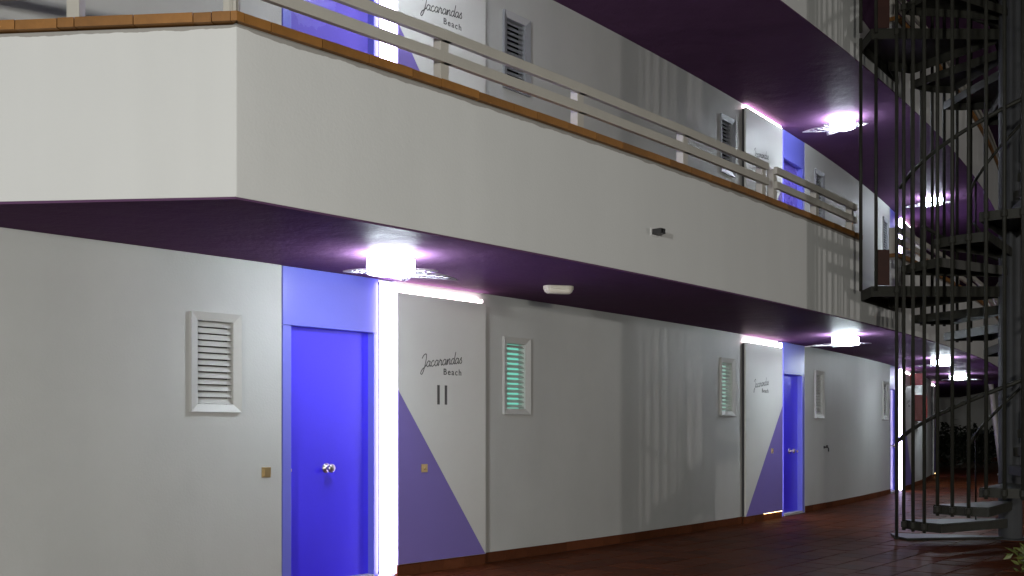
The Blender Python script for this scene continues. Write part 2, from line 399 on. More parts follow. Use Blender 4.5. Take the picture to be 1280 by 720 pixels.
# parapets with clay coping; an opening where the stair landing arrives
GAP0, GAP1 = th_px(1075, DB), th_px(1121, DB)
END_DIR = (end_pt - Vector(P(corner_t, DB, 0)[:2])).normalized()
TK = 0.13
def parapet(z0, z1, zc, gap=True):
    C0 = P(corner_t, DB, 0); nrm = Vector((-END_DIR.y, END_DIR.x, 0))
    if nrm.y > 0: nrm = -nrm
    mb = MB()
    lo = FL2+0.004 if z0 < 4 else FL3+0.004
    segs = ((corner_t, GAP0), (GAP1, TH_Z)) if gap else ((corner_t, TH_Z),)
    # curved run and its end face share the mitred corner
    n = 70; base = []
    for (a, b) in segs:
        i0 = len(mb.v); m = max(2, int((b-a)*RW/0.6))
        for k in range(m+1):
            t = a+(b-a)*k/m
            po, pi = P(t, DB, 0), P(t, DB-TK, 0)
            if k == 0 and a == corner_t:
                pi = C0 + Vector((0.02, 0.15, 0))
            mb.v += [(po.x,po.y,z0), (pi.x,pi.y,z0), (pi.x,pi.y,z1), (po.x,po.y,z1)]
        for k in range(m):
            p = i0+4*k; q = p+4
            for s in range(4):
                r = (s+1) % 4; mb.f.append((p+s, p+r, q+r, q+s)); mb.m.append(0)
        e = i0+4*m; mb.f.append((e, e+1, e+2, e+3)); mb.m.append(0)
        if a != corner_t: mb.f.append((i0, i0+3, i0+2, i0+1)); mb.m.append(0)
        else: base = [i0, i0+1, i0+2, i0+3]
    e3 = Vector((end_pt.x, end_pt.y, 0)); ei = e3 - nrm*TK
    i0 = len(mb.v); mb.v += [(e3.x,e3.y,z0), (ei.x,ei.y,z0), (ei.x,ei.y,z1), (e3.x,e3.y,z1)]
    for s in range(4):
        r = (s+1) % 4; mb.f.append((base[s], base[r], i0+r, i0+s)); mb.m.append(0)
    mb.f.append((i0, i0+1, i0+2, i0+3)); mb.m.append(0)
    # edge band of the slab below the opening
    if gap: mb.arc(GAP0, GAP1, DB-0.10, DB-0.003, z0, lo-0.006)
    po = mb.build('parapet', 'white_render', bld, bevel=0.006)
    # bed of mortar
    bd = MB()
    for (a, b) in segs: bd.arc(a, b, DB-TK+.004, DB-.006, z1+.001, z1+.008)
    bd.build('mortar_bed', 'mortar', po)
    # clay copings
    L = 0.36; zz0, zz1 = z1+.008, zc; cm = {}
    def cop(len_): 
        k = round(len_, 3)
        if k not in cm:
            b = MB(); b.box(-k/2+.003, k/2-.003, -.035, TK+.02, 0, zz1-zz0); me = b.mesh('coping_tile', 'coping_clay')
            cm[k] = me
        return cm[k]
    count = 0
    for (a, b) in segs:
        t = a + (0.03/RW if a == corner_t else 0)
        while t < b-0.05/RW and count < 120:
            ln = min(L, (b-t)*RW*(1+DB/RW)); 
            if random.random() < 0.12 and ln == L: ln = random.choice((0.18, 0.26))
            q = t+ln/2/(RW+DB)
            M = frame(q, DB, zz0+random.uniform(-.003, .003)) @ Matrix.Rotation(random.uniform(-.004, .004), 4, 'Z') @ Matrix.Translation((0, random.uniform(-.003,.003), 0))
            inst('coping_tile', cop(ln), M, po); count += 1
            t += ln/(RW+DB)
    # along the bent end, lengths as laid
    u = 0.02
    seq = [0.115, 0.11, 0.36, 0.36, 0.105, 0.26, 0.36, 0.36, 0.36, 0.2]
    for ln in seq:
        c = C0 + Vector((END_DIR.x, END_DIR.y, 0))*(u+ln/2)
        M = Matrix.Identity(4); tv = -Vector((END_DIR.x, END_DIR.y, 0)); M.col[0][:3] = tv; M.col[1][:3] = -nrm; M.translation = (c.x, c.y, zz0+random.uniform(-.003,.003))
        inst('coping_tile', cop(ln), M, po); u += ln
    # mitred corner piece
    cr = MB(); n2 = Vector((math.cos(corner_t), math.sin(corner_t), 0)); t2 = Vector((-math.sin(corner_t), math.cos(corner_t), 0))
    ed = Vector((END_DIR.x, END_DIR.y, 0))
    oc = C0 + (nrm+n2).normalized()*0.036/ max(.5, (nrm+n2).normalized().dot(n2))
    pts = [C0+ed*0.02+nrm*.035, oc, C0+t2*0.03+n2*.035, C0+t2*0.03-n2*(TK+.02), C0+ed*.02-nrm*(TK+.02)]
    cr.prism([(p.x, p.y) for p in pts], zz0, zz1)
    cr.build('coping_tile', 'coping_clay', po)
    return po
parapet(H1+.012, 3.652, 3.716)
parapet(H2+.012, 6.872, 6.936)

# ------------------------------------------------------------------ balcony railing
def railing(zc):
    C0 = P(corner_t, DB, 0)
    posts = [th_px(p, DB-.05) for p in (556, 726, 857, 955, 969, 1022, 1066)]
    first = corner_t+0.05/RW
    rl = MB(); 
    t0 = P(first, DB-.06, 0)
    b0 = MB(); b0.box(-.04, .04, -.02, .02, 0, 0.36)
    rail_o = None
    allp = [first]+posts
    secs = [(first, posts[0]), (posts[0], posts[1]), (posts[1], posts[2]), (posts[2], posts[3]), (posts[4], posts[5]), (posts[5], posts[6])]
    root = None
    def bar(a, b, z0, z1, d0, d1, ext=0.0):
        A, B = P(a, 0, 0), P(b, 0, 0); mb = MB()
        mb.hexa([P(a,d1,z0), P(b,d1,z0), P(b,d0,z0), P(a,d0,z0), P(a,d1,z1), P(b,d1,z1), P(b,d0,z1), P(a,d0,z1)])
        return mb
    root = bar(first-0.05/RW, first+0.0/RW, zc, zc+.40, DB-.14, DB-.06).build('railing', 'rail_paint', bld, bevel=.004)
    for p in posts:
        bar(p-0.04/RW, p+0.04/RW, zc-.004, zc+.36, DB-.125, DB-.05).build('post', 'rail_paint', root, bevel=.004)
    for (a, b) in secs:
        for z in (0.145, 0.30):
            bar(a-0.04/RW, b+0.04/RW, zc+z, zc+z+.075, DB-.048, DB-.008).build('rail', 'rail_paint', root, bevel=.004)
    # on the bent end
    ed = Vector((END_DIR.x, END_DIR.y, 0)); nrm = Vector((-ed.y, ed.x, 0)); nrm = nrm if nrm.y < 0 else -nrm
    for u in (0.06, 1.02, 2.0):
        c = C0+ed*u; M = Matrix.Identity(4); M.col[0][:3] = -ed; M.col[1][:3] = -nrm; M.translation = (c.x, c.y, zc)
        mb = MB(); mb.box(-.04, .04, .05, .125, -.004, .36, M); mb.build('post', 'rail_paint', root, bevel=.004)
    M = Matrix.Identity(4); M.col[0][:3] = -ed; M.col[1][:3] = -nrm; M.translation = (C0.x, C0.y, zc)
    for z in (0.145, 0.30):
        mb = MB(); mb.box(-2.3, -.02, .008, .048, z, z+.075, M); mb.build('rail', 'rail_paint', root, bevel=.004)
    # beyond the stair landing
    t = GAP1+0.1/RW; ps = []
    while t < R(-20): ps.append(t); t += 1.3/RW
    for p in ps: bar(p-0.04/RW, p+0.04/RW, zc-.004, zc+.36, DB-.125, DB-.05).build('post', 'rail_paint', root, bevel=.004)
    for a, b in zip(ps[:-1], ps[1:]):
        for z in (0.145, 0.30): bar(a, b, zc+z, zc+z+.075, DB-.048, DB-.008).build('rail', 'rail_paint', root)
railing(3.716); railing(6.936)

# ------------------------------------------------------------------ skirting
sk_me = {}
def skirting(z, t0, t1, limit, d=0.0):
    global sk_n
    t = t0
    while t < t1-0.01/RW:
        ln = min(0.33, (t1-t)*RW); k = round(ln, 2)
        if k < 0.03: break
        if k not in sk_me:
            b = MB(); b.box(-k/2+.002, k/2-.002, -.016, 0.004, 0.0, 0.098); sk_me[k] = b.mesh('skirting_tile', 'skirting_clay')
        inst('skirting_tile', sk_me[k], frame(t+ln/2/RW, d, z+random.uniform(0,.002)), bld)
        t += ln/RW
edges = [th_px(-60)]
for g in DOORS:
    lo = min(g['o0'], g['p0']); hi = max(g['o1'], g['p1']); edges += [lo, hi]
edges.append(R(-25))
for i in range(0, len(edges), 2): skirting(0.0, edges[i], edges[i+1], 0)

# ------------------------------------------------------------------ lettering (single-stroke script)
GLY = {
 'J': [(-.15,1.5),(.2,2.05),(.75,2.2),(.85,1.3),(.6,-.3),(.25,-1.15),(-.1,-1.0),(.15,-.4),(.7,.0),(1.05,.35)],
 'a': [(.8,.78),(.45,1.0),(.1,.6),(.15,.12),(.45,.02),(.75,.45),(.82,.95),(.76,.3),(.92,.0),(1.12,.25)],
 'c': [(.72,.8),(.45,1.0),(.1,.6),(.15,.12),(.5,.0),(.95,.3)],
 'r': [(-.1,.2),(.18,.9),(.22,1.1),(.36,.85),(.62,.86),(.55,.4),(.66,.02),(.92,.25)],
 'n': [(-.08,.2),(.16,.95),(.2,.4),(.18,.0),(.3,.6),(.58,1.0),(.74,.8),(.7,.25),(.85,.0),(1.08,.25)],
 'd': [(.8,.78),(.45,1.0),(.1,.6),(.15,.12),(.45,.02),(.76,.5),(.98,2.1),(.8,.4),(.94,.0),(1.14,.25)],
 's': [(-.05,.2),(.46,1.05),(.42,.7),(.66,.3),(.5,.0),(.12,.08)]}
ADV = {'J':1.05,'a':1.05,'c':.88,'r':.86,'n':1.02,'d':1.06,'s':.8}
def spline(p, k=5):
    out = []; n = len(p)
    for i in range(n-1):
        a, b, c, d = p[max(0,i-1)], p[i], p[i+1], p[min(n-1,i+2)]
        for s in range(k):
            t = s/k
            out.append(tuple(0.5*(2*b[q]+(c[q]-a[q])*t+(2*a[q]-5*b[q]+4*c[q]-d[q])*t*t+(3*b[q]-a[q]-3*c[q]+d[q])*t**3) for q in (0,1)))
    out.append(p[-1]); return out
def script_mesh(text, width, M, y):
    x = 0; strokes = []
    for ch in text:
        strokes.append([(px+x+0.28*py, py) for px, py in spline(GLY[ch])]); x += ADV[ch]
    sc = width/x; mb = MB(); hw = 0.085
    rot = R(7); ca, sa = math.cos(rot), math.sin(rot)
    for st in strokes:
        L_, R_ = [], []
        for i, p in enumerate(st):
            a = st[max(0,i-1)]; b = st[min(len(st)-1,i+1)]; tx, ty = b[0]-a[0], b[1]-a[1]; ln = math.hypot(tx, ty) or 1
            nx, ny = -ty/ln*hw, tx/ln*hw
            for (qx, qy, dst) in ((p[0]+nx, p[1]+ny, L_), (p[0]-nx, p[1]-ny, R_)):
                X, Z = qx*sc, qy*sc; dst.append(M @ Vector((X*ca-Z*sa, y, X*sa+Z*ca)))
        for i in range(len(st)-1): mb.quad(L_[i], L_[i+1], R_[i+1], R_[i])
    return mb
def text_obj(s, size, M, parent, material, name):
    cu = bpy.data.curves.new('t', 'FONT'); cu.body = s; cu.size = size; cu.space_character = 1.25; cu.extrude = 0.0005; cu.offset = size*0.012
    to = bpy.data.objects.new('t', cu); COL.objects.link(to)
    dg = bpy.context.evaluated_depsgraph_get(); dg.update()
    me = bpy.data.meshes.new_from_object(to.evaluated_get(dg)); bpy.data.objects.remove(to)
    me.materials.clear(); me.materials.append(MATS[material]); me.name = name
    M2 = M @ Matrix.Rotation(R(90), 4, 'X')
    me.transform(M2)
    o = bpy.data.objects.new(name, me); COL.objects.link(o); o.parent = parent
    return o

# ------------------------------------------------------------------ entrances
def entrance(g, zoff, number):
    right = g['right']; top = (H1 if zoff == 0 else H2) - zoff
    zt = zoff
    wd = (g['t1']-g['t0'])*RW; tc = (g['t0']+g['t1'])/2
    F = frame(tc, 0, zt); hw = wd/2
    # coloured surround: header and jambs, one sheet with the door recess
    jl, jr = 0.095, 0.05
    if not right: jl, jr = 0.03, 0.10
    sb = MB(); DEP = 0.09
    sb.box(-hw+.012, hw, .004, .14, Z_HEAD, top-.002, F)
    sb.box(-hw+.012, -hw+jl, .004, .14, 0.005, Z_HEAD-.0015, F)
    sb.box(hw-jr, hw, .004, .14, 0.005, Z_HEAD-.0015, F)
    su = sb.build('door_surround', 'surround_blue', bld, bevel=.004)
    dm = MB(); dm.box(-hw+jl-.004, hw-jr+.004, .085, .13, 0.02, Z_HEAD+.01, F)
    d = dm.build('door', 'door_blue' if zoff == 0 else 'door_glare_lilac', bld, bevel=.003)
    th_ = MB(); th_.box(-hw+jl, hw-jr, -.01, .10, 0.0, 0.035, F); th_.build('threshold', 'threshold', bld, bevel=.004)
    # knob in the middle, rose plate and lock keeper
    kx = 0.0
    K = F @ Matrix.Translation((kx, .085, 0.98)) @ Matrix.Rotation(R(90), 4, 'X')
    kb = MB(); kb.lathe([(.042,0),(.042,.006),(.036,.010),(.014,.012),(.013,.045),(.024,.052),(.036,.066),(.037,.080),(.030,.090),(.012,.094)], 20, K)
    kb.build('knob', 'chrome', d, smooth=True)
    kp = MB(); sx = -hw+jl+.03 if right else hw-jr-.03
    K2 = F @ Matrix.Translation((sx, .085, 0.97)) @ Matrix.Rotation(R(90), 4, 'X')
    kp.lathe([(.021,0),(.021,.012),(.016,.02),(.006,.021)], 14, K2); kp.build('lock_cylinder', 'brass', d, smooth=True)
    # standing panel
    pc = (g['p0']+g['p1'])/2; pw = (g['p1']-g['p0'])*RW/2*(1+PAN_D1/RW)
    G = frame(pc, 0, zt)
    pm = MB(); pm.box(-pw, pw, -PAN_D1, -PAN_D1+.024, Z_PB, Z_PT, G)
    p = pm.build('entrance_panel', 'panel_white', bld, bevel=.003)
    bk = MB(); bk.box(-pw+.012, pw-.012, -PAN_D1+.025, .001, Z_PB+.004, Z_PT-.012, G); bk.build('shadow_gap_block', 'ink', p)  # black box added to draw the shade in the gap behind the panel
    s = 1 if right else -1
    tr = MB(); y0 = -PAN_D1-.0025; y1 = -PAN_D1+.001
    a, b, c = (-pw*s*.996, Z_PB+.003), (pw*s*.985, Z_PB+.003), (-pw*s*.996, 1.665)
    i = [G @ Vector((q[0], y, q[1])) for y in (y0, y1) for q in (a, b, c)]
    tr.v = [tuple(q) for q in i]; tr.f = [(0,1,2),(5,4,3),(0,3,4,1),(1,4,5,2),(2,5,3,0)]; tr.m = [0]*5
    tr.build('painted_triangle', 'triangle_lilac', p)
    # skirting below the panel
    n = 4
    for q in range(n):
        x0, x1 = -pw+2*pw*q/n, -pw+2*pw*(q+1)/n
        m = MB(); m.box(x0+.002, x1-.002, -PAN_D1+.006, -PAN_D0, 0.0, Z_PB-.004, G); m.build('skirting_tile', 'skirting_clay', p)
    # light strips: up the door side and along the top, behind the front skin
    ls = MB(); 
    if right: ls.box(-pw-(g['p0']-g['t1'])*RW+.012, -pw-.004, -.046, .0, 0.03, top-.03, G)
    else: ls.box(pw+.002, pw+.05, -.030, .0, 0.10, top-.03, G)
    ls.build('light_strip', 'led_violet', p)
    lt = MB(); lt.box(-pw+.03, pw-.03, -PAN_D1+.012, -.008, Z_PT+.012, Z_PT+.037, G); lt.build('light_strip', 'led_white', p)
    if not right:
        lb = MB(); lb.box(-pw*.05, pw-.02, -PAN_D1-.004, -PAN_D1+.003, Z_PB-.0035, Z_PB-.0005, G); lb.build('light_strip', 'led_warm', p)
    # lettering
    T = G @ Matrix.Translation((-0.29 if right else -0.38, -PAN_D1, 1.90))
    if right: T = G @ Matrix.Translation((-pw+.285, -PAN_D1, 1.875))
    sm = script_mesh('Jacarandas', 0.52, T, -0.002); sm.build('lettering', 'sign_ink', p)
    T2 = T @ Matrix.Translation((0.27, -0.0016, -0.055)); text_obj('Beach', 0.082, T2, p, 'sign_ink', 'lettering')
    if number:
        nb = MB()
        for x in (0.195, 0.29): nb.box(x, x+.030, -.0022, .001, -0.335, -0.155, T)
        nb.build('number', 'sign_ink', p)
    # bell push
    return p, G, pw
ENT = []
for i, g in enumerate(DOORS):
    ENT.append(entrance(g, 0.0, i == 0))
    if i < 3: entrance(g, FF, False)

# ------------------------------------------------------------------ louvered windows
def louver(a, b, z0, z1, glow, framemat='louver_aluminium'):
    tc = (a+b)/2; hw = (b-a)*RW/2; F = frame(tc, 0, 0)
    fr = MB(); k = 0.062; back = 0.02
    # bevelled mitred frame: outer edge proud, sloping in to the slats
    o_, i_ = [(-hw, z0), (hw, z0), (hw, z1), (-hw, z1)], [(-hw+k, z0+k), (hw-k, z0+k), (hw-k, z1-k), (-hw+k, z1-k)]
    for q in range(4):
        r = (q+1) % 4
        V = lambda p, y: F @ Vector((p[0], y, p[1]))
        fr.quad(V(o_[q], 0.003), V(o_[r], 0.003), V(o_[r], -.03), V(o_[q], -.03))
        fr.quad(V(o_[q], -.03), V(o_[r], -.03), V(i_[r], -.008), V(i_[q], -.008))
        fr.quad(V(i_[q], -.008), V(i_[r], -.008), V(i_[r], .09), V(i_[q], .09))
    wo = fr.build('louver_window', framemat, bld)
    n = 13; h = (z1-z0-2*k)/n; sw = hw-k-.004
    sm = MB(); ang = R(52 if glow == 0 else 34)
    M0 = Matrix.Rotation(ang, 4, 'X'); sm.box(-sw, sw, -h*.52, h*.52, -.003, .003, M0)
    me = sm.mesh('slat', framemat)
    for q in range(n): inst('slat', me, F @ Matrix.Translation((0, .028, z0+k+h*(q+.5))) @ Matrix.Rotation(random.uniform(-.05,.05), 4, 'X'), wo)
    pn = MB(); pn.box(-hw+k-.004, hw-k+.004, .088, .094, z0+k-.004, z1-k+.004, F)
    pn.build('pane', {0: 'window_dark', 1: 'window_teal', 2: 'window_pale'}[glow], wo)
for i, (a, b, c, e) in enumerate(LOUV):
    louver(a, b, c, e, {1: 1, 2: 2}.get(i, 0))
    louver(a, b, c+FF, e+FF, 0, 'louver_dark')

# ------------------------------------------------------------------ ceiling lamps with wire leaves
def ceiling_lamp(x, y, z, label, rot, power=1.0):
    root = empty('ceiling_lamp', (x, y, z)); tag(root, label, 'ceiling lamp', 'wire leaf lamps under the soffits')
    T = Matrix.Translation((x, y, z)) @ Matrix.Rotation(rot, 4, 'Z')
    c = MB(); c.lathe([(.10,0),(.10,-.036),(.09,-.04)], 28, T); c.build('ceiling_plate', 'lamp_cap', root, smooth=False)
    dm = MB(); dm.lathe([(.09,-.041),(.168,-.043),(.176,-.052),(.176,-.125),(.165,-.135),(.02,-.137)], 28, T); dm.build('glass_drum', 'lamp_glass', root, smooth=True)
    rg = MB(); rg.tube([T @ Vector((.192*math.cos(q*math.pi/18), .192*math.sin(q*math.pi/18), -.145)) for q in range(36)], .005, 6, True); rg.build('ring', 'lamp_wire', root, smooth=True)
    for q in range(3):
        hb = MB(); a = q*2.094+.5; hb.tube([T @ Vector((.19*math.cos(a), .19*math.sin(a), -.02)), T @ Vector((.192*math.cos(a), .192*math.sin(a), -.15))], .004, 6); hb.build('hanger', 'lamp_wire', root)
    # leaves: outline, midrib and veins of flat wire
    for (a, ln, wd, off) in ((0.0, .46, .12, .10), (math.pi*.93, .27, .10, .10), (.85, .24, .09, .12), (-.9, .26, .09, .12)):
        lf = MB(); A = T @ Matrix.Rotation(a, 4, 'Z') @ Matrix.Translation((off, 0, -.150))
        for s in (-1, 1):
            lf.tube([A @ Vector((ln*u/12, s*wd*math.sin(math.pi*(u/12)**.8)*.9, .012*math.sin(u/12*3))) for u in range(13)], .006, 6)
        lf.tube([A @ Vector((0,0,0)), A @ Vector((ln*.5,0,.012)), A @ Vector((ln,0,0))], .004, 6)
        for u in (3, 5, 7, 9):
            for s in (-1, 1):
                x2 = min(12, u+1.6); lf.tube([A @ Vector((ln*u/12,0,.008)), A @ Vector((ln*x2/12, s*wd*math.sin(math.pi*(x2/12)**.8)*.86, .010))], .0035, 5)
        lf.build('wire_leaf', 'lamp_wire', root, smooth=True)
def soffit_xy(px, py, z):
    y = F_PX*(z-EYE)/(HORIZON-py); return (px-CX_PX)/F_PX*y, y
LAMPS = [(490, 318, H1, 'drum lamp with wire leaves above the door numbered 11', .55),
         (1057, 418, H1, 'drum lamp with wire leaves under the lower soffit beside the mirrored entrance', 2.6),
         (1177, 446, H1, 'drum lamp with wire leaves seen through the stair bars before the red cabinet', 2.6),
         (1198, 467, H1, 'small distant drum lamp at the far end of the ground floor walk', 0.0),
         (1053, 147, H2, 'drum lamp with glowing wire leaves under the upper balcony soffit', 2.75),
         (1166, 246, H2, 'drum lamp under the upper soffit seen behind the stair bars', 2.6)]
for px, py, z, lb, rot in LAMPS:
    x, y = soffit_xy(px, py, z); print('lamp', round(x,2), round(y,2), 'd %.2f' % polar(x,y)[1])
    t_, d_ = polar(x, y); d_ = min(max(d_, .8), 1.25); q = P(t_, d_, z)
    # keep the pixel column: slide along the wall to the same column
    t_ = th_px(px, d_); q = P(t_, d_, z)
    ceiling_lamp(q.x, q.y, z, lb, rot)
q = P(DOORS[0]['t1'], 1.05, H2); ceiling_lamp(q.x, q.y, H2, 'drum lamp under the upper soffit above the upper entrance with a glowing strip', .55)

# ------------------------------------------------------------------ small fittings
x, y = soffit_xy(698, 357.5, H1)
el = empty('emergency_light', (x, y, H1)); tag(el, 'cream oblong emergency light screwed to the dark purple soffit', 'emergency light')
T = Matrix.Translation((x, y, H1)) @ Matrix.Rotation(R(14), 4, 'Z')
def stadium(l, r, z, n=8):
    return [(l*(1 if abs(a) < 90 else -1) + r*math.cos(R(a)), r*math.sin(R(a)), z) for a in [-90+180*k/n*1 for k in range(n)] + [90+180*k/n for k in range(n+1)]]
def loft(rings, M):
    mb = MB(); n = len(rings[0])
    for rg in rings: mb.v += [tuple(M @ Vector(p)) for p in rg]
    for k in range(len(rings)-1):
        for j in range(n):
            jj = (j+1) % n; mb.f.append((k*n+j, k*n+jj, (k+1)*n+jj, (k+1)*n+j)); mb.m.append(0)
    mb.f.append(tuple(range(n))); mb.m.append(0); mb.f.append(tuple((len(rings)-1)*n+j for j in range(n))); mb.m.append(0)
    return mb
def stad(l, r, z, n=8):
    pts = []
    for k in range(n+1): a = R(-90+180*k/n); pts.append((l+r*math.cos(a), r*math.sin(a), z))
    for k in range(n+1): a = R(90+180*k/n); pts.append((-l+r*math.cos(a), r*math.sin(a), z))
    return pts
loft([stad(.09,.055,0), stad(.09,.055,-.035)], T).build('base', 'cream_plastic', el, bevel=.003)
loft([stad(.088,.050,-.035), stad(.086,.046,-.055), stad(.075,.034,-.072)], T).build('diffuser', 'cream_plastic', el, bevel=.004)

def plate(px, z, d, label, name='wall_switch', dot=False, size=.082, cat='switch', th=None):
    t = th if th is not None else th_px(px, d); F = frame(t, d, z)
    root = empty(name, P(t, d, z)); tag(root, label, cat)
    m = MB(); m.box(-size/2, size/2, -.010, 0.001, -size/2, size/2, F); m.build('cover_plate', 'brass', root, bevel=.003)
    if dot:
        m = MB(); m.lathe([(.016,0),(.016,.006),(.010,.009)], 14, F @ Matrix.Translation((0,-.010,0)) @ Matrix.Rotation(R(90), 4, 'X')); m.build('push_button', 'brass', root, smooth=True)
    else:
        m = MB(); m.box(-.026, .026, -.0145, -.0095, -.028, .028, F); m.build('rocker', 'brass', root, bevel=.002)
plate(332.5, 0.965, 0.0, 'square brass light switch on the white wall left of the blue door')
plate(530, 0.955, PAN_D1, 'square brass bell push on the lilac triangle below the number 11', 'bell_push', True, .075, 'door bell')
plate(965, 1.0, PAN_D1, 'brass bell push on the panel beside the violet door past the louvered windows', 'bell_push', True, .075, 'door bell')
# tap on the wall
t = th_px(1030, 0); F = frame(t, 0, 1.02); tp = empty('wall_tap', P(t, 0, 1.02)); tag(tp, 'small dark tap fixed low on the white wall beside the stair', 'tap')
m = MB(); m.box(-.02, .02, -.012, .001, -.02, .02, F); m.build('rose', 'ink', tp)
m = MB(); m.tube([F @ Vector((0,-.012,0)), F @ Vector((0,-.06,0)), F @ Vector((0,-.075,-.02)), F @ Vector((0,-.075,-.07))], .012, 8); m.build('spout', 'ink', tp, smooth=True)
m = MB(); m.box(-.03, .03, -.06, -.045, .012, .035, F); m.build('handle', 'ink', tp, bevel=.003)
# scupper on the parapet
t = th_px(817, DB); F = frame(t, DB, 3.035)
sc = empty('drain_scupper', P(t, DB, 3.035)); tag(sc, 'small dark drain spout poking from the white balcony front', 'drain spout')
m = MB(); m.box(-.05, .05, -.008, .001, -.035, .035, F); m.build('collar', 'white_render', sc, bevel=.003)
m = MB()
m.box(-.035, .035, -.10, -.008, -.022, -.016, F); m.box(-.035, -.029, -.10, -.008, -.016, .024, F); m.box(.029, .035, -.10, -.008, -.016, .024, F); m.box(-.029, .029, -.10, -.008, .018, .024, F)
m.build('spout', 'ink', sc)
# fire cabinet and sign near the far flats
t = th_px(1152, 0.12); F = frame(t, 0, 0); fc = empty('fire_hose_cabinet', P(t, 0, 1.5)); tag(fc, 'red fire hose cabinet on the far wall seen between stair bars', 'cabinet')
m = MB(); m.box(-.33, .33, -.20, .001, 1.52, 2.12, F); m.build('case', 'fire_red', fc, bevel=.008)
m = MB(); m.box(-.28, .28, -.212, -.201, 1.56, 2.08, F); m.build('door', 'fire_red', fc, bevel=.004)
t = th_px(1152, 0.30); F = frame(t, 0, 0); fs = empty('fire_sign', P(t, 0, 2.4)); tag(fs, 'small red sign projecting from the wall above the red cabinet', 'sign')
m = MB(); m.box(-.012, .012, -.36, -.06, 2.30, 2.56, F); m.build('plate', 'fire_red', fs, bevel=.002)
m = MB(); m.box(-.02, .02, -.06, .001, 2.40, 2.46, F); m.build('bracket', 'lamp_cap', fs)

# ------------------------------------------------------------------ spiral staircase
SX, SY, SR, RP = 5.98, 12.0, 1.375, 0.13
NT = 16; DA = 2*math.pi/NT; A0 = R(165)
def zt(i):
    if i <= 13: return 0.03+.214*i
    if i <= 16: return FL2
    if i <= 29: return FL2+(FL3-FL2)/14*(i-16)
    if i <= 32: return FL3
    return FL3+.22*(i-32)
st = empty('spiral_staircase', (SX, SY, 0)); tag(st, 'dark steel spiral staircase in a cage of tall vertical bars', 'staircase')
Z_TOP = 9.2
m = MB(); m.lathe([(RP+.10,-.05),(RP+.10,.012),(RP,.014),(RP,Z_TOP),(RP-.03,Z_TOP+.02)], 28, Matrix.Translation((SX,SY,0))); m.build('pole', 'stair_pole', st)
def pol(r, a): return (SX+r*math.cos(a), SY+r*math.sin(a))
# one tread: folded steel tray, wedge shaped
tr = MB(); ov = .035
def lp(r, a): return (r*math.cos(a), r*math.sin(a))
pw_ = [lp(RP-.01, -.35), lp(SR-.03, -ov), lp(SR-.02, DA*.33), lp(SR-.02, DA*.66), lp(SR-.03, DA+ov), lp(RP-.01, DA+.35)]
tr.prism(pw_, -.012, 0.0)
for (a, b) in ((pw_[0], pw_[1]), (pw_[5], pw_[4])):
    A, B = Vector((*a,0)), Vector((*b,0)); dv = (B-A).normalized(); nv = Vector((-dv.y, dv.x, 0))*.004
    tr.hexa([(*(A-nv)[:2],-.105), (*(B-nv)[:2],-.105), (*(B+nv)[:2],-.105), (*(A+nv)[:2],-.105), (*(A-nv)[:2],-.0125), (*(B-nv)[:2],-.0125), (*(B+nv)[:2],-.0125), (*(A+nv)[:2],-.0125)])
for k in (1, 2, 3):
    A, B = Vector((*pw_[k],0))*.997, Vector((*pw_[k+1],0))*.997; dv = (B-A).normalized(); nv = Vector((-dv.y, dv.x, 0))*.004
    tr.hexa([(*(A-nv)[:2],-.105), (*(B-nv)[:2],-.105), (*(B+nv)[:2],-.105), (*(A+nv)[:2],-.105), (*(A-nv)[:2],-.0125), (*(B-nv)[:2],-.0125), (*(B+nv)[:2],-.0125), (*(A+nv)[:2],-.0125)])
tmesh2 = tr.mesh('tread', 'stair_steel')
NTR = 45
for i in range(NTR):
    if i in (14, 15, 16, 30, 31, 32): continue
    M = Matrix.Translation((SX, SY, zt(i))) @ Matrix.Rotation(A0+DA*i, 4, 'Z')
    inst('tread', tmesh2, M, st)
# landings to the balcony edge
ea = polar(4.05, 12.03)[0]
for zl in (zt(15), zt(31)):
    e1 = P(GAP0, DB+.01, 0); e2 = P(GAP1, DB+.01, 0)
    poly = [(SX-RP, SY), (SX-SR, SY-.02), (e1.x-.02, SY), (e1.x, e1.y), (e2.x, e2.y), pol(SR+.12, R(136)), pol(SR, R(121)), pol(RP, R(121))]
    m = MB(); m.prism(poly[::-1], zl-.012, zl); 
    l_o = m.build('landing', 'stair_steel', st)
    ap = poly+[poly[0]]
    for k in range(len(poly)-1):
        A, B = Vector((*ap[k],0)), Vector((*ap[k+1],0)); ln = (B-A).length
        if ln < .05: continue
        dv = (B-A)/ln; nv = Vector((-dv.y, dv.x, 0)); 
        inn = -nv if (Vector((SX-1.0, SY+.4, 0))-A).dot(nv) < 0 else nv
        b = MB(); p0, p1, p2, p3 = A+inn*.004, B+inn*.004, B+inn*.014, A+inn*.014
        b.hexa([(*q[:2], zl-.125) for q in (p0,p1,p2,p3)]+[(*q[:2], zl-.0125) for q in (p0,p1,p2,p3)])
        b.build('edge_channel', 'stair_steel', l_o)
    # guard bars of the landing and rusty kick panel
    top = zt(31)-.13 if zl < 4 else Z_TOP
    for px in (1076, 1095):
        X = (px-CX_PX)/F_PX*(SY-.03)
        b = MB(); b.tube([(X, SY-.03, zl-.06), (X, SY-.03, top)], .021, 8); b.build('bar', 'stair_steel', st, smooth=True)
    X0, X1 = (1096-CX_PX)/F_PX*(SY+.03), (1111-CX_PX)/F_PX*(SY+.03)
    b = MB(); b.box(X0, X1, SY+.005, SY+.012, zl+.012, zl+.44); b.build('kick_panel', 'rust_panel', st)
    b = MB(); b.tube([(e1.x-.0, SY-.03, zl+1.0), (SX-SR, SY-.03, zl+1.0)], .02, 8); 
